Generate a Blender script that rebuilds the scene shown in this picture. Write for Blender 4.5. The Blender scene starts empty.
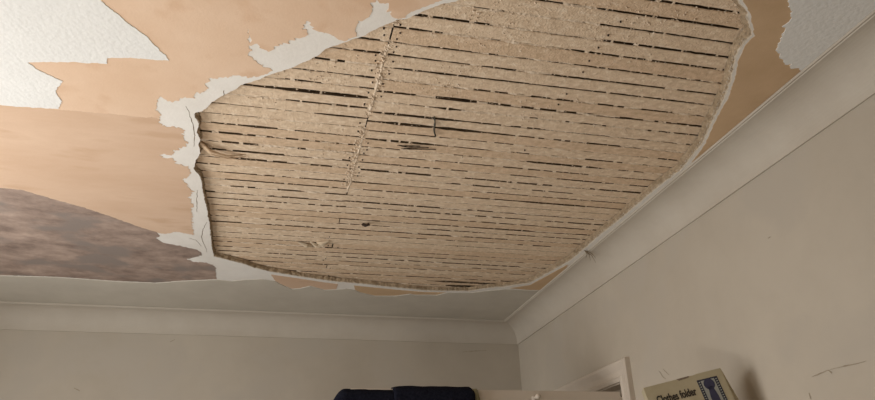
import bpy, bmesh, math, random
from mathutils import Vector, Matrix, noise
from mathutils.geometry import delaunay_2d_cdt

random.seed(7)
scene = bpy.context.scene
col = scene.collection

# ---------------------------------------------------------------- camera
cam_data = bpy.data.cameras.new("camera")
cam_data.sensor_width = 36.0
cam_data.lens = 683.26 / 875.0 * 36.0
cam_data.clip_start = 0.05
cam = bpy.data.objects.new("camera", cam_data)
col.objects.link(cam)
R_, U_, B_ = [[0.971402, -0.235618, -0.029355], [-0.075359, -0.423178, 0.902907], [-0.225163, -0.874874, -0.428832]]
cam.matrix_world = Matrix(((R_[0], U_[0], B_[0], 0.0),
                           (R_[1], U_[1], B_[1], 0.0),
                           (R_[2], U_[2], B_[2], 1.65),
                           (0, 0, 0, 1)))
scene.camera = cam

# ---------------------------------------------------------------- world, daylight, exposure
world = bpy.data.worlds.new("world")
scene.world = world
world.use_nodes = True
bg = world.node_tree.nodes["Background"]
bg.inputs[0].default_value = (0.75, 0.85, 1.0, 1)
bg.inputs[1].default_value = 0.6

scene.view_settings.view_transform = 'Standard'
scene.view_settings.look = 'None'
scene.view_settings.gamma = 1.0
scene.view_settings.use_curve_mapping = False
scene.view_settings.exposure = 0.06

# window opening in the left wall (metres): y range and z range
WIN = (0.95, 1.80, 1.05, 2.2)
XL, YN = -1.35, -1.1                     # left wall, wall behind the camera
sun_l = bpy.data.lights.new("window_daylight", 'AREA')
sun_l.shape = 'RECTANGLE'
sun_l.size = WIN[1] - WIN[0] - 0.08
sun_l.size_y = WIN[3] - WIN[2] - 0.08
sun_l.energy = 23.0
sun_l.color = (1.0, 0.965, 0.92)
sun_o = bpy.data.objects.new("window_daylight", sun_l)
col.objects.link(sun_o)
sun_o.location = (XL - 0.02, (WIN[0] + WIN[1]) / 2, (WIN[2] + WIN[3]) / 2)
sun_o.rotation_euler = (math.radians(90), 0, math.radians(-90))

lamp_l = bpy.data.lights.new("added_uplighter_light", 'AREA')  # added upward light from an unseen source, lifts the ceiling at left
lamp_l.shape = 'DISK'
lamp_l.size = 0.24
lamp_l.energy = 5.0
lamp_l.color = (1.0, 0.93, 0.84)
lamp_o = bpy.data.objects.new("added_uplighter_light", lamp_l)
col.objects.link(lamp_o)
LAMP = (-0.40, 0.78, 1.30)
lamp_o.location = (LAMP[0], LAMP[1], LAMP[2] - .01)
lamp_o.rotation_euler = (math.radians(180), 0, 0)

# ---------------------------------------------------------------- layout of the room (metres)
H = 2.40                                 # ceiling height
XW, YW = 1.0172, 2.6774                  # right wall, back wall
CD, CH = 0.0827, 0.0809                  # cornice depth and drop
LZ = H + 0.014                           # underside of the laths
G0, PITCH = 0.7965, 0.0374               # first lath gap and lath spacing
JX = 0.166                               # joist where the laths butt
HOLE = [(0.2522, 0.8082), (0.229, 0.8201), (0.2123, 0.8331), (0.1964, 0.851), (0.1797, 0.8668), (0.1642, 0.8725), (0.153, 0.885), (0.1413, 0.8951), (0.127, 0.911), (0.1094, 0.9306), (0.0844, 0.9493), (0.0623, 0.9676), (0.0409, 1.0006), (0.0179, 1.0229), (-0.0023, 1.0421), (-0.0299, 1.063), (-0.0474, 1.0791), (-0.0689, 1.0962), (-0.0815, 1.1065), (-0.0944, 1.1235), (-0.1173, 1.1489), (-0.1414, 1.1807), (-0.1529, 1.2052), (-0.163, 1.2163), (-0.1747, 1.2219), (-0.1761, 1.2416), (-0.1711, 1.2645), (-0.1771, 1.3004), (-0.1722, 1.3285), (-0.1774, 1.3574), (-0.1748, 1.3835), (-0.1883, 1.4276), (-0.1948, 1.4675), (-0.1853, 1.4959), (-0.1816, 1.5317), (-0.1828, 1.5799), (-0.1816, 1.6296), (-0.1784, 1.6867), (-0.1788, 1.738), (-0.1778, 1.7897), (-0.179, 1.8709), (-0.1808, 1.9644), (-0.178, 2.0348), (-0.1554, 2.0485), (-0.0921, 2.0875), (-0.058, 2.1191), (-0.0112, 2.1462), (0.0726, 2.1767), (0.1526, 2.2012), (0.2208, 2.216), (0.3247, 2.2283), (0.361, 2.2382), (0.4334, 2.2496), (0.5263, 2.2643), (0.6159, 2.2568), (0.6871, 2.2463), (0.7321, 2.2107), (0.78, 2.1865), (0.7994, 2.178), (0.8705, 2.1283), (0.9021, 1.9876), (0.921, 1.8843), (0.9199, 1.7916), (0.9191, 1.686), (0.9237, 1.5637), (0.9236, 1.4513), (0.9237, 1.3671), (0.9302, 1.2647), (0.9077, 1.1385), (0.8785, 1.0628), (0.8575, 1.0023), (0.846, 0.9678), (0.8188, 0.9047), (0.7866, 0.8485), (0.7755, 0.8142), (0.7754, 0.7864), (0.7474, 0.7575), (0.7296, 0.7371), (0.6966, 0.7135), (0.6522, 0.6661), (0.547, 0.6173), (0.4344, 0.6135), (0.3411, 0.6803), (0.2881, 0.7534)]
INS = [2, 2, 2, 2, 2, 2, 2, 2, 2, 2, 2, 2, 2, 2, 2, 2, 2, 2, 2, 2, 2, 2, 2, 2, 2, 2, 2, 2, 2, 2, 2, 2, 2, 2, 2, 2, 2, 2, 2, 2, 2, 2, 5, 5, 5, 5, 5, 5, 5, 5, 5, 5, 5, 5, 5, 5, 5, 5, 5, 11, 11, 11, 11, 11, 11, 11, 11, 11, 11, 11, 11, 11, 11, 11, 11, 11, 11, 11, 11, 11, 11, 11, 11, 2]
SHEETS = {"paper_a": [(-0.0717, -1.02), (-0.072, 0.9212), (-0.0684, 0.9859), (-0.0601, 0.9787), (-0.0484, 0.9929), (-0.0382, 0.9965), (-0.0251, 0.9826), (-0.0056, 0.9649), (0.0071, 0.9515), (0.0199, 0.9435), (0.0225, 0.9324), (0.0166, 0.9181), (0.0175, 0.9053), (0.0258, 0.9086), (0.0349, 0.9221), (0.0485, 0.9271), (0.0618, 0.927), (0.0763, 0.9373), (0.087, 0.9419), (0.1052, 0.9247), (0.102, 0.9006), (0.1072, 0.8893), (0.1207, 0.8691), (0.1182, 0.8526), (0.1211, 0.8402), (0.1281, 0.834), (0.1378, 0.8343), (0.1487, 0.8415), (0.1476, 0.8538), (0.1544, 0.8646), (0.1666, 0.868), (0.1756, 0.8627), (0.1828, 0.8489), (0.1992, 0.8334), (0.2102, 0.824), (0.2268, 0.8112), (0.2629, 0.7763), (0.3125, 0.6864), (0.3517, -1.02)], "paper_b": [(-0.0699, -1.02), (-0.07, 0.9208), (-0.0695, 0.9861), (-0.0668, 0.9994), (-0.0693, 1.0142), (-0.0651, 1.0278), (-0.0479, 1.0391), (-0.0302, 1.0507), (-0.037, 1.0629), (-0.0546, 1.0758), (-0.067, 1.0783), (-0.0935, 1.0789), (-0.1201, 1.0905), (-0.1434, 1.1014), (-0.1477, 1.1151), (-0.1455, 1.1393), (-0.1588, 1.1503), (-0.1693, 1.147), (-0.1729, 1.1715), (-0.189, 1.1685), (-0.2129, 1.1919), (-0.2339, 1.1773), (-0.2488, 1.2203), (-0.2414, 1.2446), (-0.2439, 1.2582), (-0.4089, 1.2588), (-0.5324, 1.2633), (-0.7897, 1.2882), (-0.5918, -1.02)], "paper_c": [(-0.2435, 1.2543), (-0.246, 1.2856), (-0.2221, 1.2869), (-0.1995, 1.2946), (-0.2086, 1.3208), (-0.1981, 1.3441), (-0.2051, 1.3627), (-0.2288, 1.387), (-0.2322, 1.4034), (-0.2584, 1.4129), (-0.2561, 1.4216), (-0.2359, 1.4243), (-0.2327, 1.4483), (-0.2091, 1.4569), (-0.2004, 1.49), (-0.2225, 1.5254), (-0.2172, 1.5569), (-0.2055, 1.589), (-0.2188, 1.6263), (-0.2136, 1.667), (-0.2216, 1.7972), (-0.224, 1.8696), (-0.2668, 1.8528), (-0.2984, 1.8741), (-0.3205, 1.8691), (-0.3562, 1.8467), (-0.4212, 1.7834), (-0.4827, 1.731), (-0.5351, 1.6984), (-0.5987, 1.6532), (-0.6451, 1.6507), (-0.9594, 1.6708), (-0.7865, 1.2809), (-0.5308, 1.2578), (-0.4077, 1.2531)], "mauve": [(-0.9582, 1.668), (-0.6438, 1.6461), (-0.5975, 1.6486), (-0.534, 1.6936), (-0.4816, 1.7259), (-0.4203, 1.778), (-0.3554, 1.841), (-0.3224, 1.8637), (-0.3155, 1.8939), (-0.3291, 1.9111), (-0.3117, 1.944), (-0.2646, 1.9621), (-0.2172, 1.9915), (-0.213, 2.0276), (-0.2335, 2.0481), (-0.2581, 2.0694), (-0.2434, 2.0917), (-0.2044, 2.0918), (-0.1792, 2.1196), (-0.1804, 2.246), (-0.2969, 2.2792), (-0.3718, 2.3113), (-0.5099, 2.3117), (-0.673, 2.2967), (-0.8362, 2.3073), (-1.2388, 2.3007)], "strip": [(-1.2409, 2.3055), (-0.8379, 2.3134), (-0.6744, 2.3028), (-0.5109, 2.318), (-0.3726, 2.3176), (-0.2975, 2.2855), (-0.1791, 2.2519), (-0.1317, 2.2592), (-0.0834, 2.2363), (-0.0353, 2.2238), (0.007, 2.238), (0.0243, 2.2672), (0.0664, 2.3156), (0.0931, 2.306), (0.1248, 2.2737), (0.1791, 2.3101), (0.2195, 2.2984), (0.249, 2.2828), (0.2819, 2.2948), (0.3029, 2.3204), (0.3616, 2.3532), (0.4328, 2.3428), (0.4818, 2.3118), (0.502, 2.3207), (0.5809, 2.3092), (0.6099, 2.2764), (0.6929, 2.2666), (0.7407, 2.2384), (0.8058, 2.2078), (0.9, 2.2066), (0.9298, 2.2045), (0.9502, 2.2074), (0.9733, 2.5625), (0.9647, 2.6247), (0.5134, 2.6689), (-0.2585, 2.6512), (-0.9226, 2.6043), (-1.3688, 2.594)], "peach_a": [(-0.0074, 2.1741), (0.0069, 2.2328), (0.0241, 2.2618), (0.0662, 2.31), (0.0928, 2.3005), (0.1245, 2.2683), (0.1786, 2.3045), (0.2155, 2.2934), (0.2167, 2.2403), (0.1545, 2.2229), (0.0737, 2.1968)], "peach_b": [(0.2721, 2.2461), (0.2811, 2.2893), (0.3022, 2.3148), (0.3607, 2.3473), (0.4318, 2.337), (0.4806, 2.306), (0.5008, 2.3149), (0.5795, 2.3034), (0.6057, 2.2747), (0.5301, 2.2811), (0.4376, 2.2717), (0.3646, 2.2599)], "peach_c": [(0.8199, 2.1942), (0.8784, 2.1493), (0.907, 2.017), (0.9271, 1.9301), (0.9442, 2.0112), (0.9464, 2.1503), (0.9458, 2.1963), (0.8979, 2.2011)], "peach_d": [(0.9437, 1.2648), (0.9161, 1.1437), (0.8854, 1.0656), (0.8644, 1.0047), (0.8542, 0.9698), (0.8246, 0.9052), (0.793, 0.8487), (0.7818, 0.8158), (0.7806, 0.7867), (0.7524, 0.7565), (0.7329, 0.7351), (0.7, 0.7104), (0.6568, 0.6651), (0.6164, -1.02), (0.7708, -1.02), (0.9495, -1.02), (0.9463, 0.691), (0.9472, 0.8644), (0.9495, 1.031), (0.946, 1.1774), (0.949, 1.256)], "wp_left": [(-0.3192, -1.02), (-0.2918, 0.919), (-0.2647, 0.9584), (-0.2362, 0.9948), (-0.2112, 1.04), (-0.207, 1.0564), (-0.238, 1.0598), (-0.2758, 1.0616), (-0.3091, 1.0684), (-0.3123, 1.0864), (-0.347, 1.0905), (-0.3899, 1.0962), (-0.444, 1.11), (-0.4293, 1.1338), (-0.4005, 1.1577), (-0.4199, 1.1985), (-0.4163, 1.2284), (-0.4297, 1.2564), (-0.4798, 1.2605), (-0.5325, 1.2637), (-0.7897, 1.2882), (-0.5918, -1.02)], "wp_right": [(0.6698, -1.02), (0.7758, 0.697), (0.8044, 0.7279), (0.8258, 0.7733), (0.8428, 0.8121), (0.8818, 0.843), (0.9317, 0.8563), (0.9484, 0.8578), (0.9463, 0.691), (0.9452, -1.02)]}
CRACKS = [[(-0.1899, 1.2016), (-0.1832, 1.2599), (-0.1811, 1.3012), (-0.1871, 1.3614)], [(-0.1833, 1.7722), (-0.1966, 1.823), (-0.2048, 1.8902), (-0.199, 1.9513), (-0.1962, 1.9997)], [(-0.1942, 1.5775), (-0.2019, 1.6541), (-0.2045, 1.7102)], [(-0.2388, 1.8959), (-0.2209, 1.9081), (-0.2102, 1.9531)], [(-0.1164, 1.1318), (-0.118, 1.1525)]]
SCUFFS = {"right": [[(1.0167, 1.1191, 1.884), (1.0167, 1.0971, 1.8862), (1.0167, 1.0734, 1.888)], [(1.0167, 1.0757, 1.8884), (1.0167, 1.0683, 1.8814)], [(1.0167, 1.0707, 1.8883), (1.0167, 1.0344, 1.8872), (1.0167, 1.0047, 1.8854), (1.0167, 0.9865, 1.8858)], [(1.0167, 1.137, 1.8572), (1.0167, 1.1359, 1.8457)], [(1.0167, 1.141, 2.1789), (1.0167, 1.1311, 2.1795)], [(1.0167, 1.6451, 2.0017), (1.0167, 1.6308, 1.9832), (1.0167, 1.6184, 1.9756)], [(1.0167, 1.6245, 2.0027), (1.0167, 1.6013, 1.9826)]], "back": [[(0.7714, 2.6774, 2.2825), (0.827, 2.6774, 2.288), (0.8788, 2.6774, 2.2914)], [(-0.354, 2.6774, 2.2912), (-0.3377, 2.6774, 2.3011)], [(-0.6495, 2.6774, 2.12), (-0.6284, 2.6774, 2.1099)]]}
OPEN = [(5, 0.109, 0.323, 2), (6, 0.189, 0.549, 2), (4, 0.115, 0.164, 1), (3, 0.17, 0.249, 1), (2, 0.201, 0.248, 1), (6, 0.561, 0.831, 2), (-1, 0.543, 0.624, 1), (-1, 0.631, 0.715, 2), (0, 0.491, 0.573, 2), (0, 0.58, 0.646, 1), (0, 0.617, 0.753, 2), (1, 0.512, 0.77, 2), (2, 0.541, 0.593, 1), (2, 0.608, 0.795, 1), (3, 0.549, 0.61, 1), (3, 0.612, 0.816, 1), (4, 0.566, 0.72, 1), (4, 0.733, 0.819, 1), (5, 0.586, 0.846, 1), (6, 0.601, 0.717, 2), (3, 0.491, 0.548, 2), (5, 0.502, 0.587, 2), (4, 0.525, 0.562, 1), (8, 0.288, 0.365, 2), (9, 0.304, 0.347, 2), (10, 0.187, 0.355, 2), (10, 0.387, 0.452, 1), (11, 0.193, 0.314, 1), (11, 0.319, 0.414, 2), (13, 0.206, 0.29, 1), (7, 0.005, 0.12, 1), (7, 0.121, 0.164, 2), (8, -0.006, 0.044, 1), (9, -0.014, 0.154, 2), (11, 0.058, 0.164, 2), (10, 0.072, 0.159, 1), (12, 0.134, 0.164, 1), (10, 0.17, 0.312, 1), (11, 0.201, 0.305, 2), (12, 0.176, 0.269, 1), (11, 0.109, 0.161, 1), (13, 0.181, 0.338, 2), (17, 0.198, 0.245, 2), (17, 0.263, 0.318, 1), (19, 0.141, 0.262, 2), (19, 0.045, 0.265, 1), (30, -0.06, 0.08, 1), (14, 0.554, 0.747, 2), (20, 0.621, 0.816, 2), (17, 0.456, 0.557, 1), (18, 0.619, 0.673, 1), (17, 0.229, 0.311, 1), (22, 0.258, 0.419, 1), (27, 0.289, 0.377, 1), (23, 0.755, 0.884, 1), (25, 0.555, 0.636, 1), (26, 0.685, 0.923, 1), (13, -0.153, -0.051, 1), (12, -0.163, -0.071, 1), (14, -0.167, -0.05, 1), (15, -0.13, -0.056, 1), (13, -0.091, -0.019, 2), (9, -0.061, 0.075, 1), (38, 0.56, 0.8, 3), (39, 0.6, 0.76, 3)]
EX = {"wire": (0.2984, 1.1659), "wire2": (0.3172, 1.2357), "spl": (0.2753, 1.301), "nub": (0.2361, 1.7323), "torn": (0.1042, 1.9126), "bent": (-0.1717, 1.3591), "bent2": (-0.1102, 1.3966), "tuft": (0.936, 1.7976), "dark0": (0.6158, 2.2541), "dark1": (0.766, 2.1975)}


# ---------------------------------------------------------------- materials
def mat(name, c1, c2, scale=6.0, rough=0.85, bump=0.0, bscale=80.0, detail=6.0, stretch=None,
        c3=None, s3=40.0, f3=0.5, voronoi=False, spec=0.25, lo=0.35, hi=0.65, bdist=0.002):
    m = bpy.data.materials.new(name)
    m.use_nodes = True
    nt = m.node_tree
    b = nt.nodes["Principled BSDF"]
    b.inputs["Roughness"].default_value = rough
    b.inputs["Specular IOR Level"].default_value = spec
    tc = nt.nodes.new("ShaderNodeTexCoord")
    src = tc.outputs["Object"]
    if stretch:
        mp = nt.nodes.new("ShaderNodeMapping")
        mp.inputs["Scale"].default_value = stretch
        nt.links.new(src, mp.inputs[0])
        src = mp.outputs[0]
    n = nt.nodes.new("ShaderNodeTexNoise")
    n.inputs["Scale"].default_value = scale
    n.inputs["Detail"].default_value = detail
    n.inputs["Roughness"].default_value = 0.65
    nt.links.new(src, n.inputs["Vector"])
    r = nt.nodes.new("ShaderNodeValToRGB")
    r.color_ramp.elements[0].position = lo
    r.color_ramp.elements[1].position = hi
    r.color_ramp.elements[0].color = (*c1, 1)
    r.color_ramp.elements[1].color = (*c2, 1)
    nt.links.new(n.outputs[0], r.inputs[0])
    out = r.outputs[0]
    if c3:
        n2 = nt.nodes.new("ShaderNodeTexNoise")
        n2.inputs["Scale"].default_value = s3
        n2.inputs["Detail"].default_value = 5
        nt.links.new(src, n2.inputs["Vector"])
        r2 = nt.nodes.new("ShaderNodeValToRGB")
        r2.color_ramp.elements[0].position = f3
        r2.color_ramp.elements[1].position = f3 + 0.12
        nt.links.new(n2.outputs[0], r2.inputs[0])
        mx = nt.nodes.new("ShaderNodeMix")
        mx.data_type = 'RGBA'
        nt.links.new(r2.outputs[0], mx.inputs[0])
        nt.links.new(out, mx.inputs[6])
        mx.inputs[7].default_value = (*c3, 1)
        out = mx.outputs[2]
    nt.links.new(out, b.inputs["Base Color"])
    if bump:
        if voronoi:
            bn = nt.nodes.new("ShaderNodeTexVoronoi")
            bn.feature = 'SMOOTH_F1'
        else:
            bn = nt.nodes.new("ShaderNodeTexNoise")
            bn.inputs["Detail"].default_value = 4
        bn.inputs["Scale"].default_value = bscale
        nt.links.new(src, bn.inputs["Vector"])
        bp = nt.nodes.new("ShaderNodeBump")
        bp.inputs["Strength"].default_value = bump
        bp.inputs["Distance"].default_value = bdist
        nt.links.new(bn.outputs[0], bp.inputs["Height"])
        nt.links.new(bp.outputs[0], b.inputs["Normal"])
    return m

M = {}
M['plaster'] = mat('white_plaster', (.76, .73, .68), (.83, .81, .77), 9, .9, .25, 140)
M['skim'] = mat('skim_coat', (.50, .43, .34), (.68, .61, .51), 60, .9, .5, 160)
M['broken'] = mat('broken_plaster', (.30, .225, .145), (.50, .39, .27), 60, .95, .8, 160, bdist=.004)
M['peach'] = mat('peach_lining_paper', (.71, .51, .36), (.77, .58, .43), 5, .9, .15, 240, c3=(.69, .485, .335), s3=16, f3=.56)
M['peach2'] = mat('tan_shaded_lining_paper', (.62, .435, .305), (.69, .51, .375), 5, .9, .2, 200, c3=(.60, .415, .285), s3=10, f3=.56, stretch=(.6, 1.6, 1))  # darker than the upper paper, mostly light falloff put into the colour
M['peach3'] = mat('brown_lining_paper', (.55, .385, .235), (.63, .455, .29), 6, .9, .15, 220)
M['mauve'] = mat('mauve_distemper', (.21, .155, .13), (.50, .385, .32), 14, .92, .25, 120, detail=10, stretch=(.9, 1.2, 1),
                 c3=(.27, .225, .20), s3=9, f3=.5, lo=.3, hi=.7)
M['wallpaper'] = mat('embossed_wallpaper', (.76, .765, .75), (.80, .805, .79), 8, .8, .34, 130, bdist=.004)
M['strip'] = mat('painted_paper', (.52, .485, .42), (.58, .545, .475), 6, .85, .12, 120)
M['wall'] = mat('painted_wall', (.45, .40, .33), (.51, .46, .385), 2.2, .75, .12, 60, c3=(.475, .43, .365), s3=5, f3=.5)
M['cornice'] = mat('cornice_paint', (.50, .45, .38), (.55, .505, .435), 5, .7, .08, 70)
M['gloss'] = mat('gloss_door_paint', (.56, .495, .42), (.61, .545, .47), 4, .45, .05, 40)
M['lath'] = mat('dusty_lath', (.60, .455, .315), (.82, .66, .49), 85, .95, .55, 260, detail=10, stretch=(.9, 1.1, 1),
                c3=(.84, .70, .54), s3=70, f3=.54, lo=.28, hi=.66, bdist=.004)
M['lath2'] = mat('browner_lath', (.56, .41, .27), (.78, .60, .43), 85, .95, .55, 260, detail=10, stretch=(.9, 1.1, 1),
                 c3=(.80, .645, .485), s3=60, f3=.58, lo=.28, hi=.66, bdist=.004)
M['key'] = mat('lime_plaster_keys', (.58, .455, .33), (.85, .73, .59), 60, .95, .6, 200)
M['lath_side'] = mat('gap_shade_lath_edge', (.085, .058, .036), (.18, .125, .08), 40, .95)  # dark colour paints the shade of the gaps onto the lath sides
M['void'] = mat('dark_timber', (.02, .014, .009), (.045, .03, .02), 12, .95, .3, 60)  # near-black brown for the joists and the deck
M['nail'] = mat('rusty_nail', (.02, .014, .01), (.05, .03, .02), 90, .8)
M['crack'] = mat('dark_crack', (.16, .12, .085), (.26, .20, .15), 60, .95)
M['scuff'] = mat('scuff_mark', (.30, .25, .19), (.42, .36, .28), 60, .95)
M['towel'] = mat('navy_terry', (.007, .008, .015), (.016, .018, .030), 160, 1.0, .9, 500, spec=.05)
M['lining'] = mat('sage_towel_hem', (.22, .205, .13), (.28, .26, .17), 60, .95)
M['card'] = mat('cream_card', (.40, .35, .235), (.47, .415, .29), 14, .7, c3=(.37, .32, .20), s3=18, f3=.6)
M['ink'] = mat('black_print', (.035, .03, .026), (.05, .042, .036), 40, .7)
M['navy'] = mat('navy_print', (.03, .032, .05), (.045, .047, .07), 40, .6)
M['pale'] = mat('pale_print', (.30, .31, .29), (.36, .37, .34), 40, .6)
M['indigo'] = mat('indigo_print', (.045, .045, .085), (.06, .06, .11), 30, .6)
M['metal'] = mat('satin_metal', (.55, .53, .50), (.62, .60, .56), 30, .25, spec=.8)
M['floor'] = mat('worn_floorboards', (.16, .10, .055), (.26, .17, .10), 6, .6, .2, 30, stretch=(3, .4, 1))
M['wood'] = mat('painted_wood', (.60, .56, .50), (.66, .62, .56), 5, .6)
M['glass'] = mat('window_glass', (.8, .85, .85), (.82, .87, .87), 3, .02)
M['glass'].node_tree.nodes["Principled BSDF"].inputs["Transmission Weight"].default_value = 1.0
M['fibre'] = mat('brown_hair', (.17, .12, .075), (.25, .19, .12), 80, 1.0)
M['wisp'] = mat('grey_dust_wisp', (.055, .05, .04), (.12, .11, .09), 80, 1.0)
M['splinter'] = mat('pale_splinter', (.52, .42, .30), (.66, .56, .43), 50, .9)

# ---------------------------------------------------------------- mesh helpers
def link(name, bm, m, parent=None, smooth=False, kind=None, label=None, cat=None, fix=True):
    me = bpy.data.meshes.new(name)
    if fix:
        bmesh.ops.recalc_face_normals(bm, faces=bm.faces)
    bm.to_mesh(me)
    bm.free()
    if smooth:
        for p in me.polygons:
            p.use_smooth = True
    me.materials.append(m)
    o = bpy.data.objects.new(name, me)
    col.objects.link(o)
    if parent:
        o.parent = parent
    if kind:
        o["kind"] = kind
    if label:
        o["label"] = label
    if cat:
        o["category"] = cat
    return o

def empty(name, loc=(0, 0, 0), kind=None, label=None, cat=None):
    o = bpy.data.objects.new(name, None)
    o.empty_display_size = 0.1
    col.objects.link(o)
    o.location = loc
    if kind:
        o["kind"] = kind
    if label:
        o["label"] = label
    if cat:
        o["category"] = cat
    return o

def box(bm, x0, x1, y0, y1, z0, z1):
    v = [bm.verts.new((x, y, z)) for z in (z0, z1) for y in (y0, y1) for x in (x0, x1)]
    for f in ((0, 1, 3, 2), (4, 6, 7, 5), (0, 4, 5, 1), (2, 3, 7, 6), (0, 2, 6, 4), (1, 5, 7, 3)):
        bm.faces.new([v[i] for i in f])
    return v

def boxes(*bs):
    bm = bmesh.new()
    for b in bs:
        box(bm, *b)
    return bm

def densify(pts, step, amp, seed, closed=True, freq=60.0):
    """ragged outline: points every step, pushed about by noise"""
    out = []
    n = len(pts)
    for i in range(n if closed else n - 1):
        a, b = Vector(pts[i]), Vector(pts[(i + 1) % n])
        k = max(1, int((b - a).length / step))
        for j in range(k):
            p = a.lerp(b, j / k)
            q = Vector((p.x * freq, p.y * freq, seed * 7.3))
            d = noise.noise_vector(q) * amp + noise.noise_vector(q * 3.1) * amp * .7
            out.append(Vector((p.x + d.x, p.y + d.y)))
    if not closed:
        out.append(Vector(pts[-1]))
    return out

def in_poly(poly, x, y):
    c = False
    n = len(poly)
    for i in range(n):
        a, b = poly[i], poly[i - 1]
        if (a[1] > y) != (b[1] > y) and x < (b[0] - a[0]) * (y - a[1]) / (b[1] - a[1]) + a[0]:
            c = not c
    return c

def fill_sheet(outer, z, th):
    """flat sheet with its underside at z - th, edges rising to z"""
    n = len(outer)
    pts = [Vector((p[0], p[1])) for p in outer]
    con = [(i, (i + 1) % n) for i in range(n)]
    x0, x1 = min(p.x for p in pts), max(p.x for p in pts)
    y0, y1 = min(p.y for p in pts), max(p.y for p in pts)
    coarse = outer[::5]
    gx = x0 + .03
    while gx < x1:
        gy = y0 + .03
        while gy < y1:
            if min((gx - q[0]) ** 2 + (gy - q[1]) ** 2 for q in coarse) > .018 ** 2 and in_poly(coarse, gx, gy):
                pts.append(Vector((gx, gy)))
            gy += .06
        gx += .06
    cv, ce, cf, *_ = delaunay_2d_cdt(pts, con, [], 0, 1e-6)
    bm = bmesh.new()
    vs = [bm.verts.new((v.x, v.y, z - th)) for v in cv]
    for f in cf:
        c = (cv[f[0]] + cv[f[1]] + cv[f[2]]) / 3
        if in_poly(outer, c.x, c.y):
            bm.faces.new([vs[i] for i in reversed(f)])
    edge = [e for e in bm.edges if len(e.link_faces) == 1]
    r = bmesh.ops.extrude_edge_only(bm, edges=edge)
    for v in [g for g in r['geom'] if isinstance(g, bmesh.types.BMVert)]:
        v.co.z = z
    bmesh.ops.delete(bm, geom=[v for v in bm.verts if not v.link_faces], context='VERTS')
    return bm

def tube(bm, pts, rad, seg=6):
    rings = []
    for i, p in enumerate(pts):
        p = Vector(p)
        a = Vector(pts[max(0, i - 1)])
        b = Vector(pts[min(len(pts) - 1, i + 1)])
        t = (b - a).normalized()
        s = t.cross(Vector((.3, .5, .8))).normalized()
        w = t.cross(s)
        rr = rad[i] if isinstance(rad, (list, tuple)) else rad
        rings.append([bm.verts.new(p + (s * math.cos(2 * math.pi * k / seg) + w * math.sin(2 * math.pi * k / seg)) * rr) for k in range(seg)])
    for i in range(len(rings) - 1):
        for k in range(seg):
            bm.faces.new((rings[i][k], rings[i][(k + 1) % seg], rings[i + 1][(k + 1) % seg], rings[i + 1][k]))
    bm.faces.new(rings[0][::-1])
    bm.faces.new(rings[-1])

def chunk(bm, c, s):
    """irregular crumb"""
    v = []
    for d in ((1, 0, 0), (-.5, .87, 0), (-.5, -.87, 0), (0, 0, -1), (0, 0, .6)):
        v.append(bm.verts.new((c[0] + d[0] * s * random.uniform(.6, 1.5), c[1] + d[1] * s * random.uniform(.5, 1.1), c[2] + d[2] * s * random.uniform(.4, .9))))
    for a, b in ((0, 1), (1, 2), (2, 0)):
        bm.faces.new((v[a], v[b], v[3]))
        bm.faces.new((v[b], v[a], v[4]))

# ---------------------------------------------------------------- walls and floor
T = 0.12
DOOR_Y0, DOOR_Y1, DOOR_Z = 1.846, 2.626, 2.012
link('floor', boxes((XL - T, XW + T + 1.1, YN - T, YW + T, -.1, 0)), M['floor'], kind='structure')
wall_back = link('wall_back', boxes((XL - T, XW + T + 1.1, YW, YW + T, 0, H + .3)), M['wall'], kind='structure')
wall_right = link('wall_right', boxes((XW, XW + T, YN, DOOR_Y0, 0, H + .3), (XW, XW + T, DOOR_Y1, YW, 0, H + .3),
                                      (XW, XW + T, DOOR_Y0, DOOR_Y1, DOOR_Z, H + .3)), M['wall'], kind='structure')
link('wall_left', boxes((XL - T, XL, YN - T, WIN[0], 0, H + .3), (XL - T, XL, WIN[1], YW, 0, H + .3),
                        (XL - T, XL, WIN[0], WIN[1], 0, WIN[2]), (XL - T, XL, WIN[0], WIN[1], WIN[3], H + .3)), M['wall'], kind='structure')
link('wall_near', boxes((XL, XW + T + 1.1, YN - T, YN, 0, H + .3)), M['wall'], kind='structure')
link('wall_hall', boxes((XW + T + 1.0, XW + T + 1.1, YN, YW, 0, H + .3)), M['wall'], kind='structure')

# window in the left wall
win = empty('window_1', (0, 0, 0), kind='structure')
fr = .05
link('window_frame', boxes((XL - .09, XL - .04, WIN[0], WIN[0] + fr, WIN[2], WIN[3]), (XL - .09, XL - .04, WIN[1] - fr, WIN[1], WIN[2], WIN[3]),
                           (XL - .09, XL - .04, WIN[0] + fr, WIN[1] - fr, WIN[2], WIN[2] + fr), (XL - .09, XL - .04, WIN[0] + fr, WIN[1] - fr, WIN[3] - fr, WIN[3]),
                           (XL - .09, XL - .04, WIN[0] + fr, WIN[1] - fr, 1.60, 1.64)), M['wood'], win)
link('pane', boxes((XL - .07, XL - .064, WIN[0] + fr, WIN[1] - fr, WIN[2] + fr, 1.60)), M['glass'], win)
link('pane', boxes((XL - .07, XL - .064, WIN[0] + fr, WIN[1] - fr, 1.64, WIN[3] - fr)), M['glass'], win)
link('window_sill', boxes((XL - .03, XL + .06, WIN[0] - .04, WIN[1] + .04, WIN[2] - .03, WIN[2])), M['wood'], win)

# ---------------------------------------------------------------- ceiling: plaster slab with the fallen area
def noise1(a, b, c=0.0):
    return noise.noise(Vector((a, b, c)))

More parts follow.
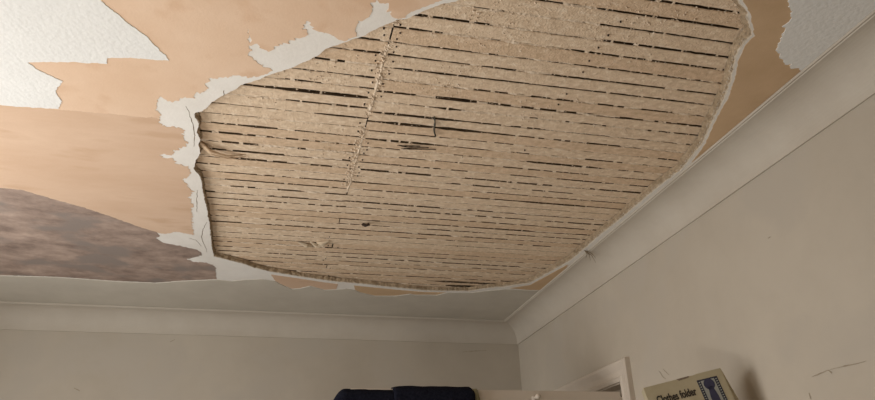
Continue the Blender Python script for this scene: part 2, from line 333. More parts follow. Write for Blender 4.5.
hole_d = []
ins_d = []
n = len(HOLE)
for i in range(n):
    a, b = Vector(HOLE[i]), Vector(HOLE[(i + 1) % n])
    k = max(1, int((b - a).length / .0035))
    for j in range(k):
        t = j / k
        p = a.lerp(b, t)
        q = Vector((p.x * 70, p.y * 70, 3.3))
        d = noise.noise_vector(q) * .0022 + noise.noise_vector(q * 3.3) * .0012
        hole_d.append(Vector((p.x + d.x, p.y + d.y)))
        ins_d.append((INS[i] * (1 - t) + INS[(i + 1) % n] * t) * .001)
area = sum(hole_d[i].x * hole_d[(i + 1) % len(hole_d)].y - hole_d[(i + 1) % len(hole_d)].x * hole_d[i].y for i in range(len(hole_d)))
sgn = 1 if area > 0 else -1
N = len(hole_d)
norm = []
for i in range(N):
    t = hole_d[(i + 6) % N] - hole_d[(i - 6) % N]
    t.normalize()
    norm.append(Vector((-t.y, t.x)) * sgn)

outer = [(XL, YN), (XW, YN), (XW, YW), (XL, YW)]
pts = [Vector(p) for p in outer] + [Vector((p.x, p.y)) for p in hole_d]
con = [(i, (i + 1) % 4) for i in range(4)] + [(4 + i, 4 + (i + 1) % N) for i in range(N)]
hb = [(p.x, p.y) for p in hole_d[::6]]
def inside_hole(x, y):
    c = False
    for i in range(N):
        a, b = hole_d[i], hole_d[i - 1]
        if (a.y > y) != (b.y > y) and x < (b.x - a.x) * (y - a.y) / (b.y - a.y) + a.x:
            c = not c
    return c
gx = XL + .05
while gx < XW - .02:
    gy = YN + .05
    while gy < YW - .02:
        if min((gx - q[0]) ** 2 + (gy - q[1]) ** 2 for q in hb) > .02 ** 2 and not inside_hole(gx, gy):
            pts.append(Vector((gx, gy)))
        gy += .055
    gx += .055
cv, ce, cf, *_ = delaunay_2d_cdt(pts, con, [], 0, 1e-6)
bm = bmesh.new()
vs = [bm.verts.new((v.x, v.y, H)) for v in cv]
for f in cf:
    c = (cv[f[0]] + cv[f[1]] + cv[f[2]]) / 3
    if not inside_hole(c.x, c.y):
        bm.faces.new([vs[i] for i in reversed(f)])
ceiling = link('ceiling', bm, M['plaster'], kind='structure', fix=False)

# broken edge of the plaster round the hole
bm = bmesh.new()
rings = []
levels = 8
for l in range(levels + 1):
    f = l / levels
    ring = []
    for i in range(N):
        p = hole_d[i]
        w = ins_d[i] * f ** .8
        rg = 0.0 if l == 0 else (noise1(p.x * 90, p.y * 90, l * 2.1) * .0028 + noise1(p.x * 300, p.y * 300, l * 1.7) * .0014)
        q = p + norm[i] * (w + rg)
        ring.append(bm.verts.new((q.x, q.y, H + (LZ - H - .0002) * f + (0 if l in (0, levels) else noise1(p.x * 200, p.y * 200, 9 + l) * .0012))))
    rings.append(ring)
for l in range(levels):
    for i in range(N):
        j = (i + 1) % N
        bm.faces.new((rings[l][i], rings[l][j], rings[l + 1][j], rings[l + 1][i]))
skim = bmesh.new()
sr = [[skim.verts.new(v.co) for v in rings[l]] for l in (0, 1)]
for i in range(N):
    j = (i + 1) % N
    skim.faces.new((sr[0][i], sr[0][j], sr[1][j], sr[1][i]))
bmesh.ops.delete(bm, geom=rings[0], context='VERTS')
link('skim_coat_edge', skim, M['skim'], ceiling)
link('broken_plaster_edge', bm, M['broken'], ceiling, label='crumbling broken plaster edge around the hole')

# chipped pale rim hanging from the right-hand edge of the break
bm = bmesh.new()
for i in range(N):
    p = hole_d[i]
    if p.x > .45 and p.y < 2.3 and p.y > .8:
        for _ in range(2):
            s = random.uniform(.0012, .0032)
            q = p + norm[i] * random.uniform(.0005, .006)
            chunk(bm, (q.x, q.y, H + random.uniform(.0022, .005)), s * .8)
    elif random.random() < .35:
        q = p + norm[i] * random.uniform(0, .002)
        chunk(bm, (q.x, q.y, H + random.uniform(.002, .005)), random.uniform(.001, .002))
link('plaster_crumbs', bm, M['skim'], ceiling, kind='stuff')

# ---------------------------------------------------------------- laths
def hole_span(y):
    xs = []
    for i in range(N):
        a, b = hole_d[i], hole_d[(i + 1) % N]
        if (a.y - y) * (b.y - y) <= 0 and a.y != b.y:
            xs.append(a.x + (b.x - a.x) * (y - a.y) / (b.y - a.y))
    return (min(xs), max(xs)) if xs else None

ymin = min(p.y for p in hole_d)
ymax = max(p.y for p in hole_d)
SLOPE = -.0041
SH_R = ((0, 0), (6, 0), (8, .16), (11, .16), (13, .1), (14, .05), (17, -.08), (19, -.28), (22, -.3), (60, -.35))
SH_L = ((0, 0), (7, 0), (9, -.11), (11, -.1), (13, -.15), (14, -.08), (15, -.05), (19, -.25), (60, -.4))
def row_shift(k, left):
    """how far the lath rows drift from an even spacing, in rows"""
    s = SH_L if left else SH_R
    if k <= 0:
        return 0.0
    for (a, va), (b, vb) in zip(s, s[1:]):
        if a <= k <= b:
            return va + (vb - va) * (k - a) / (b - a)
    return s[-1][1]
def gap_y(k, x):
    g = G0 + PITCH * (k + row_shift(k, x < JX)) + SLOPE * (x - .3)
    side = 0 if x < JX else 1
    g += noise1(k * 3.7, side * 5.1) * .0018 + noise1(x * 2.2, k * 1.9, side * 3.0) * .0022
    return g
def gap_w(k, x):
    """width of the gap, wider where it stands open"""
    w = (.0036 if k < 15 else .0050) + .0026 * noise1(x * 5.1, k * 5.3, 4.0) + .0008 * noise1(x * 40, k * 2.3, 1.0)
    for (kk, x0, x1, s) in OPEN:
        if kk == k and x0 - .01 < x < x1 + .01:
            e = max(0.0, min(1.0, (x - x0 + .008) / .03, (x1 + .008 - x) / .03))
            w = max(w, (.0042 if s == 1 else ((.0048 if k < 7 else .0080) if s == 2 else .020)) * (.45 + .55 * e) + .0016 * noise1(x * 45, k * 2.3, 6.0))
    return max(.0012, w)
def is_open(k, x):
    for (kk, x0, x1, s) in OPEN:
        if kk == k and x0 < x < x1:
            return noise1(x * 70, k * 4.9, 1.0) > (-.18 if s == 1 else -.36)
    return noise1(x * 9.0, k * 7.7, 2.0) > (.16 if k < 7 else (.02 if k < 16 else -.14)) and noise1(x * 45, k * 1.3, 8.0) > -.12

k0 = int((ymin - G0) / PITCH) - 2
k1 = int((ymax - G0) / PITCH) + 2
def lath(xa, xb, k):
    bm = bmesh.new()
    m = max(2, int((xb - xa) / .010))
    tilt = random.uniform(-.0007, .0013)
    dz = random.uniform(0, .0012)
    prev = None
    for i in range(m + 1):
        x = xa + (xb - xa) * i / m
        ya = gap_y(k, x) + gap_w(k, x) / 2 + noise1(x * 110, k * 4.4, 1.5) * .0011
        yb = gap_y(k + 1, x) - gap_w(k + 1, x) / 2 + noise1(x * 110, k * 4.4, 5.5) * .0011
        z = LZ + dz + noise1(x * 5, k * 2.2, 7.0) * .0006
        cs = [(ya, z + .007), (ya, z + .0012 - tilt), (ya + .0018, z - tilt), (yb - .0018, z + tilt), (yb, z + .0012 + tilt), (yb, z + .007)]
        ring = [bm.verts.new((x, c[0], c[1])) for c in cs]
        if prev:
            for j in range(6):
                bm.faces.new((prev[j], prev[(j + 1) % 6], ring[(j + 1) % 6], ring[j]))
        else:
            bm.faces.new(ring)
        prev = ring
    bm.faces.new(prev[::-1])
    bm.faces.ensure_lookup_table()
    o = link('lath', bm, M['lath2'] if random.random() < .3 else M['lath'], ceiling)
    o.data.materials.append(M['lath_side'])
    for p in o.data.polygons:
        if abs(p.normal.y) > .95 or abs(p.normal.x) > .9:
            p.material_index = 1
    return o

nail_spots = []
for k in range(k0, k1 + 1):
    spans = [hole_span(min(max(G0 + PITCH * (k + f), ymin + .001), ymax - .001)) for f in (0, .5, 1)]
    xa = min(s[0] for s in spans) - .05
    xb = min(max(s[1] for s in spans) + .05, XW - .02)
    if xa < JX - .03 and (G0 + PITCH * k < 1.48 or k % 5 == 0):
        g = random.uniform(.0006, .0022)
        lath(xa, JX - g, k)
        lath(JX + g, xb, k)
    else:
        lath(xa, xb, k)
    yc = G0 + PITCH * (k + .5)
    for jx in (JX - .014, JX + .014, .538, -.208, .91):
        keep = .75 if yc < 1.08 else (.5 if yc < 1.5 and abs(jx - JX) < .03 else .08)
        if xa < jx < xb and random.random() < keep:
            for dy in ((-.008, .009) if jx in (JX - .014, JX + .014) and random.random() < .35 else (random.uniform(-.004, .004),)):
                nail_spots.append((jx + random.uniform(-.004, .004), yc + dy - (.006 if jx < JX else 0)))

# nails through the laths into the joists
bm = bmesh.new()
for (x, y) in nail_spots:
    bmesh.ops.create_cone(bm, cap_ends=True, segments=7, radius1=.0017, radius2=.0014, depth=.003, matrix=Matrix.Translation((x, y, LZ - .0003)))
link('nail_heads', bm, M['nail'], ceiling, kind='stuff')

# lime plaster left in the gaps, ridge along the butt joint, crumbs stuck to the laths
bm = bmesh.new()
for k in range(k0, k1 + 2):
    yy = min(max(G0 + PITCH * k, ymin + .001), ymax - .001)
    sp = hole_span(yy)
    xa, xb = sp[0] - .03, min(sp[1] + .03, XW - .03)
    x = xa
    prev = None
    while x < xb:
        if is_open(k, x):
            prev = None
            if random.random() < .16:
                chunk(bm, (x, gap_y(k, x) + random.choice((-1, 1)) * gap_w(k, x) * .45, LZ + .001), random.uniform(.001, .0024))
        else:
            y = gap_y(k, x)
            w = gap_w(k, x) / 2 + .0015
            z = LZ + .0017 + .0036 * noise1(x * 30, k * 3.0, 1.0) + .0012 * noise1(x * 160, k * 3.0, 4.0)
            ring = [bm.verts.new((x, y - w, z + .0008)), bm.verts.new((x, y, z - .0006 + .001 * noise1(x * 200, k))), bm.verts.new((x, y + w, z + .0008))]
            if prev:
                for j in range(2):
                    bm.faces.new((prev[j], prev[j + 1], ring[j + 1], ring[j]))
            prev = ring
            if noise1(x * 14, k * 5.1, 3.0) > -.05 and random.random() < .5:
                chunk(bm, (x, y + random.uniform(-.003, .003), LZ), random.uniform(.0008, .0026))
        x += .0045
# pale ridge of plaster along the joist where the laths butt
prev = None
y = .84
while y < 1.56:
    if .90 < y < .955 or 1.195 < y < 1.235:
        prev = None
    else:
        xj = JX + noise1(y * 25, 3.0) * .002
        w = .003 + .003 * noise1(y * 40, 7.0)
        ring = [bm.verts.new((xj - w, y, LZ + .001)), bm.verts.new((xj, y, LZ - .0002 - .0022 * abs(noise1(y * 60, 1.0)))), bm.verts.new((xj + w, y, LZ + .001))]
        if prev:
            for j in range(2):
                bm.faces.new((prev[j], prev[j + 1], ring[j + 1], ring[j]))
        prev = ring
    y += .006
for i in range(620):
    y = random.uniform(.86, 1.52)
    if .90 < y < .955 or 1.195 < y < 1.235:
        continue
    if random.random() < .35 + .65 * abs(noise1(y * 14, 2.0)):
        chunk(bm, (JX + random.gauss(0, .0055) - (.005 if y > 1.1 else 0), y, LZ), random.uniform(.002, .0052))
for i in range(420):                              # smears of plaster left across the laths
    cx_, cy_ = random.choice(((.33, .90), (.30, 1.02), (.62, .80), (.05, 1.05), (.5, 1.15), (.1, 1.3), (.7, 1.35)))
    chunk(bm, (cx_ + random.gauss(0, .03), cy_ + random.gauss(0, .045), LZ + .0004), random.uniform(.0012, .0032))
link('plaster_keys', bm, M['key'], ceiling, kind='stuff')

bm = bmesh.new()
for i in range(9000):
    y = random.uniform(ymin, ymax)
    sp = hole_span(y)
    x = random.uniform(*sp)
    if noise1(x * 7, y * 9, 5.0) + random.uniform(-.3, .3) < -.05:
        continue
    chunk(bm, (x, y, LZ + .0006), random.uniform(.0008, .0020) * (1.7 if random.random() < .08 else 1))
link('plaster_specks', bm, M['key'], ceiling, kind='stuff')

# joists over the laths, unseen deck added above to block the light
for jx in (JX - .75, JX - .373, JX, .538, .911):
    link('joist', boxes((jx - .022, jx + .022, YN, YW, LZ + .0085, LZ + .13)), M['void'], ceiling)
link('light_block_deck', boxes((XL - T, XW + T + 1.1, YN - T, YW + T, LZ + .13, LZ + .15)), M['void'], ceiling)
link('hall_ceiling', boxes((XW + T, XW + T + 1.1, YN, YW, H, H + .02)), M['plaster'], ceiling)

# ---------------------------------------------------------------- papers and paint left on the ceiling
def sheet(key, name, m, th, amp, seed, label, freq=75):
    d = densify(SHEETS[key], .0025, amp, seed, freq=freq)
    if key in ('paper_a', 'paper_b', 'paper_c', 'mauve'):
        rj = random.Random(seed)
        off = Vector((0, 0))
        for i, p in enumerate(d):                 # small torn points where the paper ends beside the break
            if i % 2 == 0:
                off = Vector((rj.uniform(-1, 1), rj.uniform(-1, 1)))
            near = min((p - Vector(h)).length for h in HOLE)
            if .008 < near < .10:
                d[i] = p + off * (.0034 if near > .015 else .0015)
    return link(name, fill_sheet(d, H + .0001, th), m, ceiling, label=label, fix=False)

sheet('paper_a', 'lining_paper', M['peach'], .0010, .0030, 1, 'peach lining paper at the top edge of the break')
sheet('paper_b', 'lining_paper', M['peach'], .0008, .0030, 2, 'peach lining paper around the torn white wallpaper')
sheet('paper_c', 'lining_paper', M['peach2'], .0007, .0030, 3, 'tan lining paper left of the hole, shade put into its tone')
sheet('mauve', 'old_paint', M['mauve'], .00075, .0026, 4, 'blotchy mauve brown old paint near the back wall')
sheet('strip', 'painted_paper_strip', M['strip'], .0014, .0012, 5, 'pale painted strip along the back cornice')
sheet('peach_a', 'lining_paper', M['peach2'], .0008, .0012, 6, 'small orange paper scrap under the hole')
sheet('peach_b', 'lining_paper', M['peach3'], .0008, .0012, 7, 'brown paper sliver under the hole')
sheet('peach_c', 'lining_paper', M['peach3'], .0008, .0012, 8, 'brown paper sliver beside the corner')
sheet('peach_d', 'lining_paper', M['peach3'], .0008, .0016, 9, 'brown lining paper along the right cornice')
sheet('wp_left', 'wallpaper_remnant', M['wallpaper'], .0018, .0024, 10, 'large torn piece of white embossed wallpaper')
sheet('wp_right', 'wallpaper_remnant', M['wallpaper'], .0022, .0060, 11, 'small torn piece of embossed wallpaper by the right cornice')

def ribbon(pts, w, z, seed):
    d = densify(pts, .006, .002, seed, closed=False)
    bm = bmesh.new()
    prev = None
    for i, p in enumerate(d):
        t = (d[min(i + 1, len(d) - 1)] - d[max(i - 1, 0)]).normalized()
        s = Vector((-t.y, t.x)) * w * (.35 + .65 * math.sin(math.pi * (i + .5) / len(d))) * random.uniform(.6, 1.2)
        ring = [bm.verts.new((p.x - s.x, p.y - s.y, z)), bm.verts.new((p.x, p.y, z - .0004)), bm.verts.new((p.x + s.x, p.y + s.y, z))]
        if prev:
            for j in range(2):
                bm.faces.new((prev[j], prev[j + 1], ring[j + 1], ring[j]))
        prev = ring
    return bm
for i, c in enumerate(CRACKS):
    link('plaster_crack', ribbon(c, .0009, H - .0001, 20 + i), M['crack'], ceiling)

# hanging dust, splinters and torn laths in the hole
def wisp(p, q, name, m, r=.0028, drop=.02, label=None):
    bm = bmesh.new()
    pts = []
    for i in range(9):
        t = i / 8
        pts.append((p[0] + (q[0] - p[0]) * t + math.sin(t * 7) * .0015, p[1] + (q[1] - p[1]) * t, LZ - .001 - drop * math.sin(t * math.pi * .6)))
    tube(bm, pts, [r * (.5 + .9 * abs(math.sin(i * 1.7))) for i in range(9)])
    return link(name, bm, m, ceiling, True, label=label)
E_ = EX
wisp(E_["wire"], E_["wire2"], 'dust_strand', M['wisp'], .0016, .004, 'dark dusty strand hanging from the laths')
a = E_["spl"]
for dx, dy, l in ((-.02, .0, .06), (-.012, .006, .07), (-.03, -.003, .05), (-.018, .010, .045)):
    wisp((a[0] + dx, a[1] + dy), (a[0] + dx + l, a[1] + dy - .008), 'dark_splinter', M['nail'], .0009, .001)
a = E_["nub"]
wisp((a[0] - .006, a[1] + .014), (a[0] + .008, a[1] - .014), 'nail_stub', M['nail'], .0035, .012, 'short dark nail stub sticking out of the laths')
a = E_["torn"]
for i, (dx, dy, l, s) in enumerate(((-.04, 0, .05, .012), (-.005, -.01, .035, .02), (.0, .012, .04, -.022), (.012, -.004, .035, -.028))):
    bm = bmesh.new()
    tube(bm, [(a[0] + dx, a[1] + dy, LZ), (a[0] + dx + l * .5, a[1] + dy + s * .5, LZ - .007), (a[0] + dx + l, a[1] + dy + s, LZ - .003)], [.002, .007, .001], 5)
    link('torn_splinter', bm, M['splinter'], ceiling)
a, b = E_["bent"], E_["bent2"]
for o_, r in ((0, .0030), (.010, .0022)):
    bm = bmesh.new()
    tube(bm, [(a[0] - .004, a[1] + o_, LZ - .004), (a[0] + .02, a[1] + .022 + o_, LZ - .013), (b[0] - .01, b[1] + .004 + o_, LZ - .010), (b[0] + .03, b[1] + .008 + o_, LZ + .001)], [r, r * 1.3, r, r * .4], 6)
    link('bent_lath_strip', bm, M['lath2'], ceiling, True, label='bent split strip of lath at the left edge of the hole')

# ---------------------------------------------------------------- cornices
prof = [(CD, 0), (CD + .0025, .0030), (CD - .0002, .0056), (CD - .004, .0052), (CD - .0055, .0068)]
cx, cz = CD - .0045, CH - .0065
for i in range(1, 15):
    t = i / 15 * math.pi / 2
    ax, az = .0050, .0068
    # concave quarter sweep from the ceiling bead down to the wall bead
    px_ = ax + (CD - .0055 - ax) * (1 - math.sin(t))
    pz_ = az + (CH - .006 - az) * (1 - math.cos(t))
    prof.append((px_, pz_))
prof += [(.0050, CH - .006), (.0050, CH), (0, CH)]
def cornice(along):
    bm = bmesh.new()
    rows = []
    m = 30
    for i in range(m + 1):
        row = []
        for (d, h) in prof:
            if along == 'x':
                x = XL + (XW - d - XL) * i / m
                row.append(bm.verts.new((x, YW - d + noise1(x * 3, h * 9) * .0012, H - h + noise1(x * 2.2, 4.0) * .0016 * (h / CH))))
            else:
                y = YN + (YW - d - YN) * i / m
                row.append(bm.verts.new((XW - d + noise1(y * 3, h * 9, 2) * .0010, y, H - h)))
        rows.append(row)
    for i in range(m):
        for j in range(len(prof) - 1):
            bm.faces.new((rows[i][j], rows[i][j + 1], rows[i + 1][j + 1], rows[i + 1][j]))
    return bm
link('trim_1', cornice('x'), M['cornice'], kind='structure')
link('trim_2', cornice('y'), M['cornice'], kind='structure')

# tuft of hair fibres from the plaster hanging over the right cornice
tuft = empty('hair_tuft', (E_["tuft"][0], E_["tuft"][1], H - .004), label='small tuft of brown hair fibres hanging over the cornice', cat='fibres')
for dx, dy, dz in ((.004, .001, -.030), (.022, .004, -.034), (.012, -.02, -.03), (-.004, .012, -.018), (.016, -.006, -.02)):
    bm = bmesh.new()
    tube(bm, [(-.012, 0, .002), (dx * .5, dy * .5, dz * .35), (dx, dy, dz)], [.0011, .0009, .0004], 5)
    link('fibre', bm, M['fibre'], tuft)

# ---------------------------------------------------------------- marks on the walls
def scuff(pts, parent, nrm, w, seed):
    bm = bmesh.new()
    nrm = Vector(nrm)
    P = []
    for i in range(len(pts) - 1):
        a, b = Vector(pts[i]), Vector(pts[i + 1])
        k = max(2, int((b - a).length / .006))
        P += [a.lerp(b, j / k) for j in range(k)]
    P.append(Vector(pts[-1]))
    prev = None
    for i, p in enumerate(P):
        t = (P[min(i + 1, len(P) - 1)] - P[max(i - 1, 0)]).normalized()
        s = t.cross(nrm).normalized() * w * random.uniform(.4, 1.3) * (.3 + .7 * math.sin(math.pi * (i + .5) / len(P)))
        o = nrm * .0006 + Vector((0, 0, noise1(i * .7, seed) * .0015))
        ring = [bm.verts.new(p - s + o * .4), bm.verts.new(p + o), bm.verts.new(p + s + o * .4)]
        if prev:
            for j in range(2):
                bm.faces.new((prev[j], prev[j + 1], ring[j + 1], ring[j]))
        prev = ring
    return link('scuff_mark', bm, M['scuff'], parent)
for i, s in enumerate(SCUFFS["right"]):
    scuff(s, wall_right, (-1, 0, 0), (.0012, .002, .0012, .002, .0012, .0010, .0010)[i], i)
for i, s in enumerate(SCUFFS["back"]):
    scuff(s, wall_back, (0, -1, 0), .0016, 20 + i)

# ---------------------------------------------------------------- doorway: architrave, lining, open door
AW = .058
aprof = [(0, 0), (0, .010), (.010, .014), (.016, .010), (.030, .011), (.040, .016), (.048, .020), (.054, .020), (AW, .016), (AW, 0)]
bm = bmesh.new()
rows = []
for stage in range(4):
    row = []
    for (d, t) in aprof:
        x = XW - t
        y = DOOR_Y0 - d if stage < 2 else min(DOOR_Y1 + d, YW - .001)
        z = 0 if stage in (0, 3) else DOOR_Z + d
        row.append(bm.verts.new((x, y, z)))
    rows.append(row)
for i in range(3):
    for j in range(len(aprof) - 1):
        bm.faces.new((rows[i][j], rows[i][j + 1], rows[i + 1][j + 1], rows[i + 1][j]))
link('trim_3', bm, M['gloss'], kind='structure')
link('trim_4', boxes((XW - .001, XW + T + .001, DOOR_Y0 - .001, DOOR_Y0 + .003, 0, DOOR_Z - .003), (XW - .001, XW + T + .001, DOOR_Y1 - .003, DOOR_Y1, 0, DOOR_Z - .003),
                     (XW - .001, XW + T + .001, DOOR_Y0, DOOR_Y1, DOOR_Z - .003, DOOR_Z + .001), (XW + .045, XW + .06, DOOR_Y0, DOOR_Y1, DOOR_Z - .016, DOOR_Z - .003)), M['gloss'], kind='structure')

LX0, LX1, LY, LZT = .222, XW - .012, 1.850, 1.983
door = empty('door_1', (LX1, LY, 0), kind='structure')
def rel(*b):
    return (b[0] - LX1, b[1] - LX1, b[2] - LY, b[3] - LY, b[4], b[5])
st = .10
link('door_leaf', boxes(rel(LX0, LX0 + st, LY, LY + .038, .01, LZT), rel(LX1 - st, LX1, LY, LY + .038, .01, LZT),
                        rel(LX0 + st, LX1 - st, LY, LY + .038, LZT - .12, LZT), rel(LX0 + st, LX1 - st, LY, LY + .038, .8, .95),
                        rel(LX0 + st, LX1 - st, LY, LY + .038, .01, .22)), M['gloss'], door)
link('door_panel', boxes(rel(LX0 + st, LX1 - st, LY + .012, LY + .026, .22, .80)), M['gloss'], door)
link('door_panel', boxes(rel(LX0 + st, LX1 - st, LY + .012, LY + .026, .95, LZT - .12)), M['gloss'], door)
hook = bmesh.new()
HX, HZ = .738, 1.9625
bmesh.ops.create_cone(hook, cap_ends=True, segments=16, radius1=.0085, radius2=.0085, depth=.004, matrix=Matrix.Translation((HX - LX1, -.002, HZ)) @ Matrix.Rotation(math.pi / 2, 4, 'X'))
bmesh.ops.create_cone(hook, cap_ends=True, segments=12, radius1=.0035, radius2=.0035, depth=.024, matrix=Matrix.Translation((HX - LX1, -.014, HZ)) @ Matrix.Rotation(math.pi / 2, 4, 'X'))
bmesh.ops.create_uvsphere(hook, u_segments=16, v_segments=10, radius=.0078, matrix=Matrix.Translation((HX - LX1, -.028, HZ)))
link('coat_hook', hook, M['gloss'], door, True, label='small round knob hook on the door')
for z in (.25, 1.75):
    hb = bmesh.new()
    bmesh.ops.create_cone(hb, cap_ends=True, segments=10, radius1=.006, radius2=.006, depth=.09, matrix=Matrix.Translation((.005, -.006, z)))
    link('hinge', hb, M['metal'], door)
kb = bmesh.new()
bmesh.ops.create_uvsphere(kb, u_segments=16, v_segments=10, radius=.026, matrix=Matrix.Translation((LX0 + .06 - LX1, -.05, 1.0)))
bmesh.ops.create_cone(kb, cap_ends=True, segments=12, radius1=.01, radius2=.01, depth=.05, matrix=Matrix.Translation((LX0 + .06 - LX1, -.025, 1.0)) @ Matrix.Rotation(math.pi / 2, 4, 'X'))
link('door_knob', kb, M['metal'], door, True)

# towels over the top of the door
def towel(x0, x1, top, drop, th, label, seed, left_round):
    """cloth folded over the top of the door leaf: front fall, top, back fall"""
    root = empty('towel', ((x0 + x1) / 2, LY, LZT), label=label, cat='towel')
    ox, oy, oz = root.location
    path = []
    yf, yb = LY - th, LY + .038 + th
    for i in range(11):
        path.append((yf - .004 * math.sin(i * .8), top - .02 - drop * (1 - i / 10)))
    for i in range(1, 8):
        t = math.pi * i / 8
        c, r = (yf + yb) / 2, (yb - yf) / 2
        path.append((c - r * math.cos(t), top - .02 + .02 * math.sin(t)))
    for i in range(9):
        path.append((yb + .003 * math.sin(i), top - .02 - drop * .85 * i / 8))
    nx = 26
    bm = bmesh.new()
    outer_r, inner_r = [], []
    cen = [( (yf + yb) / 2, z) for (_, z) in path]
    for i in range(nx + 1):
        u = i / nx
        x = x0 + (x1 - x0) * u
        sag = 0.0
        if left_round:
            e = max(0.0, 1 - u / .22)
            sag = .040 * e ** 2.0
        else:
            e = max(0.0, 1 - (1 - u) / .05)
            sag = .006 * e ** 2
            e = max(0.0, 1 - u / .10)
            sag += .004 * e ** 2
        ro, ri = [], []
        for j, (y, z) in enumerate(path):
            w = noise1(x * 14, z * 5, seed) * .004 + noise1(x * 70, z * 40, seed) * .0016
            sy = 1 if y > (yf + yb) / 2 else -1
            topness = math.exp(-((z - top) / .02) ** 2)
            ro.append(bm.verts.new((x - ox, y + sy * abs(w) - oy, z - sag + noise1(x * 30, y * 20, seed) * .0016 * topness - oz)))
            k = (th - .002) if True else 0
            yi = y - sy * min(k, .009) if abs(y - (yf + yb) / 2) > .012 else y
            zi = z - (.008 * topness)
            ri.append(bm.verts.new((x - ox, yi - oy, zi - sag - oz)))
        outer_r.append(ro)
        inner_r.append(ri)
    n_ = len(path)
    for i in range(nx):
        for j in range(n_ - 1):
            bm.faces.new((outer_r[i][j], outer_r[i][j + 1], outer_r[i + 1][j + 1], outer_r[i + 1][j]))
            bm.faces.new((inner_r[i][j], inner_r[i + 1][j], inner_r[i + 1][j + 1], inner_r[i][j + 1]))
        for j in (0, n_ - 1):
            bm.faces.new((outer_r[i][j], outer_r[i + 1][j], inner_r[i + 1][j], inner_r[i][j]))
    for i in (0, nx):
        for j in range(n_ - 1):
            bm.faces.new((outer_r[i][j], outer_r[i][j + 1], inner_r[i][j + 1], inner_r[i][j]))
    link('cloth', bm, M['towel'], root, True)
    return root, path
tw1, _ = towel(.174, .337, 1.9845, .45, .012, 'dark navy towel at the outer end of the door top', 3, True)
tw2, pth = towel(.335, .559, 1.9935, .55, .016, 'larger dark navy towel over the middle of the door top', 8, False)
def hem(root, x0, x1, zt, y, m, name):
    ox, oy, oz = root.location
    bm = bmesh.new()
    prev = None
    for i in range(12):
        t = i / 11
        z = zt - .30 * t
        bulge = .006 * math.sin(min(1, t * 9) * math.pi / 2)
        ring = [bm.verts.new((x0 - ox, y - oy, z - oz)), bm.verts.new(((x0 + x1) / 2 - ox, y - .004 - oy, z - oz)), bm.verts.new((x1 + bulge - .006 - ox, y - oy, z - .004 - oz)),
                bm.verts.new(((x0 + x1) / 2 - ox, y + .006 - oy, z - oz))]
        if prev:
            for j in range(4):
                bm.faces.new((prev[j], prev[(j + 1) % 4], ring[(j + 1) % 4], ring[j]))
        else:
            bm.faces.new(ring)
        prev = ring
    bm.faces.new(prev[::-1])
    link(name, bm, m, root, True, label='sage green hem of the towel')
hem(tw2, .554, .5765, 1.984, LY - .010, M['lining'], 'hem')

# ---------------------------------------------------------------- shelf and printed packet on the right wall
shelf = empty('wall_shelf', (XW, 1.25, 1.69), label='painted wooden wall shelf carrying the printed packet', cat='shelf')
link('shelf_board', boxes((-.24, -.001, -.22, .22, 0, .022)), M['wood'], shelf)
for y in (-.15, .15):
    link('bracket', boxes((-.19, -.001, y - .01, y + .01, -.012, 0), (-.013, -.001, y - .01, y + .01, -.15, -.012)), M['metal'], shelf)

PB = Vector((.9375, 1.2803, 1.9328))
e1 = Vector((1.039 - 1.25, 1.777 - 1.707, .334 - .377)).normalized()
e2 = Vector((1.262 - 1.25, 1.688 - 1.707, .286 - .377))
e2 = (e2 - e1 * e2.dot(e1)).normalized()
nn = e1.cross(e2)
if nn.y > 0:
    nn = -nn
PW, PH, PT = .1696, .188, .028
packet = empty('printed_packet', PB + e1 * PW + e2 * PH, label='cream cardboard packet printed Clothes folder leaning by the right wall', cat='packet')
base = packet.location
def pk(u, v, d=0.0):
    """u to the left from the right edge, v down from the top, d proud of the face"""
    return PB + e1 * u + e2 * v + nn * d - base
def quad(bm, pts, d, d2=None):
    vs = [bm.verts.new(pk(u, v, d)) for u, v in pts]
    lo = [bm.verts.new(pk(u, v, d2 if d2 is not None else d - .0004)) for u, v in pts]
    bm.faces.new(vs)
    bm.faces.new(lo[::-1])
    for i in range(len(vs)):
        j = (i + 1) % len(vs)
        bm.faces.new((vs[i], vs[j], lo[j], lo[i]))
bm = bmesh.new()
quad(bm, [(0, 0), (.052, 0), (.058, .0012), (PW, .002), (PW, PH), (0, PH)], 0, -PT)
link('carton', bm, M['card'], packet)
bm = bmesh.new()
quad(bm, [(-.002, -.0), (0, 0), (0, PH), (-.022, PH), (-.006, .04)], -.004, -PT)
link('side_flap', bm, M['card'], packet)
bm = bmesh.new()
quad(bm, [(.069, .0006), (.097, .0012), (.093, .0055), (.071, .0040)], .0006)
link('hang_slot', bm, M['crack'], packet)
# emblem: dark frame, pale field, round-headed dark figure, tick marks round the border
eu0, eu1, ev0, ev1 = .014, .058, .014, .068
bm = bmesh.new(); quad(bm, [(eu0, ev0), (eu1, ev0), (eu1, ev1), (eu0, ev1)], .0004, 0)
emblem = link('emblem', bm, M['navy'], packet, label='blue emblem with a round headed figure in a chequered border')
bm = bmesh.new(); quad(bm, [(eu0 + .0075, ev0 + .003), (eu1 - .0075, ev0 + .003), (eu1 - .0075, ev1 - .003), (eu0 + .0075, ev1 - .003)], .0007, .0003)
link('emblem_field', bm, M['pale'], emblem)
bm = bmesh.new()
ucx = (eu0 + eu1) / 2
quad(bm, [(ucx + .0115 * math.cos(t * math.pi / 8), ev0 + .013 + .0120 * math.sin(t * math.pi / 8)) for t in range(16)], .0010, .0006)
quad(bm, [(ucx - .0045, ev0 + .018), (ucx + .0045, ev0 + .018), (ucx + .0085, ev0 + .04), (ucx + .0085, ev1 - .003), (ucx - .0085, ev1 - .003), (ucx - .0085, ev0 + .04)], .0010, .0006)
link('emblem_figure', bm, M['indigo'], emblem)
bm = bmesh.new()
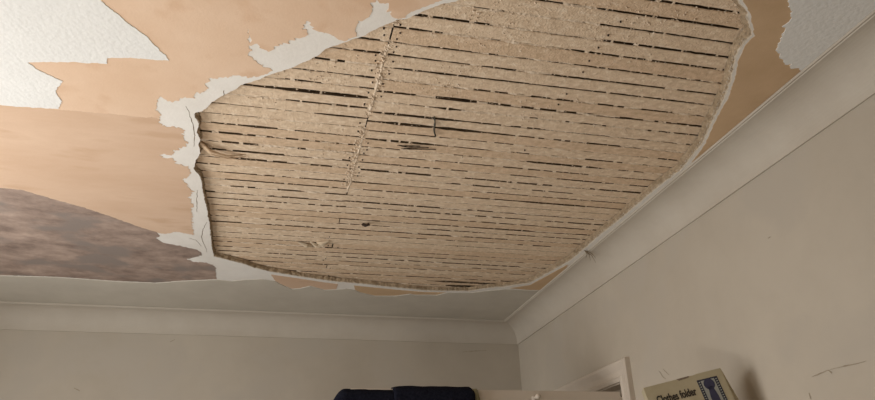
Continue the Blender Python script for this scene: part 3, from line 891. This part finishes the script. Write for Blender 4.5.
for i in range(11):
    v = ev0 + .004 + i * .005
    for u in (eu0 + .002, eu1 - .0055):
        quad(bm, [(u, v), (u + .0035, v + .0006), (u + .0035, v + .0026), (u, v + .002)], .0007, .0003)
link('emblem_ticks', bm, M['pale'], emblem, kind='stuff')
# lettering
fc = bpy.data.curves.new('lettering', 'FONT')
fc.body = "Clothes folder"
fc.size = .0185
fc.offset = .00045
fc.extrude = .0002
fo = bpy.data.objects.new('lettering_curve', fc)
col.objects.link(fo)
dg = bpy.context.evaluated_depsgraph_get()
tm = bpy.data.meshes.new_from_object(fo.evaluated_get(dg))
bpy.data.objects.remove(fo)
xs = [v.co.x for v in tm.vertices]
x1_ = max(xs)
kx = .78
for v in tm.vertices:
    u = .0677 + (x1_ - v.co.x) * kx
    vv = .0418 - v.co.y * 1.25
    v.co = pk(u, vv, .0005 + v.co.z)
tm.materials.append(M['ink'])
lt = bpy.data.objects.new('lettering', tm)
col.objects.link(lt)
lt.parent = packet
lt["label"] = "black printed words Clothes folder"

# ---------------------------------------------------------------- unseen uplighter, added to brighten the left of the ceiling
lamp = empty('added_uplighter', (LAMP[0], LAMP[1], 0), label='added unseen uplighter that brightens the ceiling', cat='lamp')
def lathe(pr, seg=32):
    bm = bmesh.new()
    rings = [[bm.verts.new((r * math.cos(2 * math.pi * k / seg), r * math.sin(2 * math.pi * k / seg), z)) for k in range(seg)] for r, z in pr]
    for i in range(len(rings) - 1):
        for k in range(seg):
            bm.faces.new((rings[i][k], rings[i][(k + 1) % seg], rings[i + 1][(k + 1) % seg], rings[i + 1][k]))
    return bm
link('lamp_base', lathe([(.001, 0), (.14, 0), (.14, .015), (.12, .025), (.02, .03), (.001, .03)]), M['metal'], lamp, True)
link('lamp_pole', lathe([(.011, .03), (.011, LAMP[2] - .11)]), M['metal'], lamp, True)
link('lamp_shade', lathe([(.012, LAMP[2] - .115), (.05, LAMP[2] - .10), (.11, LAMP[2] - .06), (.155, LAMP[2]), (.150, LAMP[2]), (.105, LAMP[2] - .055), (.045, LAMP[2] - .09), (.001, LAMP[2] - .10)]), M['wood'], lamp, True)

# ---------------------------------------------------------------- unseen lamp added to brighten the hall beyond the doorway
hall = empty('added_hall_lamp', (XW + .62, 2.0, H), label='added unseen globe lamp brightening the hall beyond the door', cat='lamp')
hb_ = bmesh.new()
bmesh.ops.create_cone(hb_, cap_ends=True, segments=20, radius1=.05, radius2=.05, depth=.02, matrix=Matrix.Translation((0, 0, -.011)))
link('lamp_mount', hb_, M['metal'], hall)
hb_ = bmesh.new()
bmesh.ops.create_uvsphere(hb_, u_segments=20, v_segments=12, radius=.06, matrix=Matrix.Translation((0, 0, -.075)))
link('lamp_globe', hb_, M['wood'], hall, True)
hl = bpy.data.lights.new('added_hall_bulb', 'POINT')
hl.energy = 4.0
hl.color = (1.0, .9, .78)
hl.shadow_soft_size = .05
ho = bpy.data.objects.new('added_hall_bulb', hl)
col.objects.link(ho)
ho.location = (XW + .62, 2.0, H - .2)
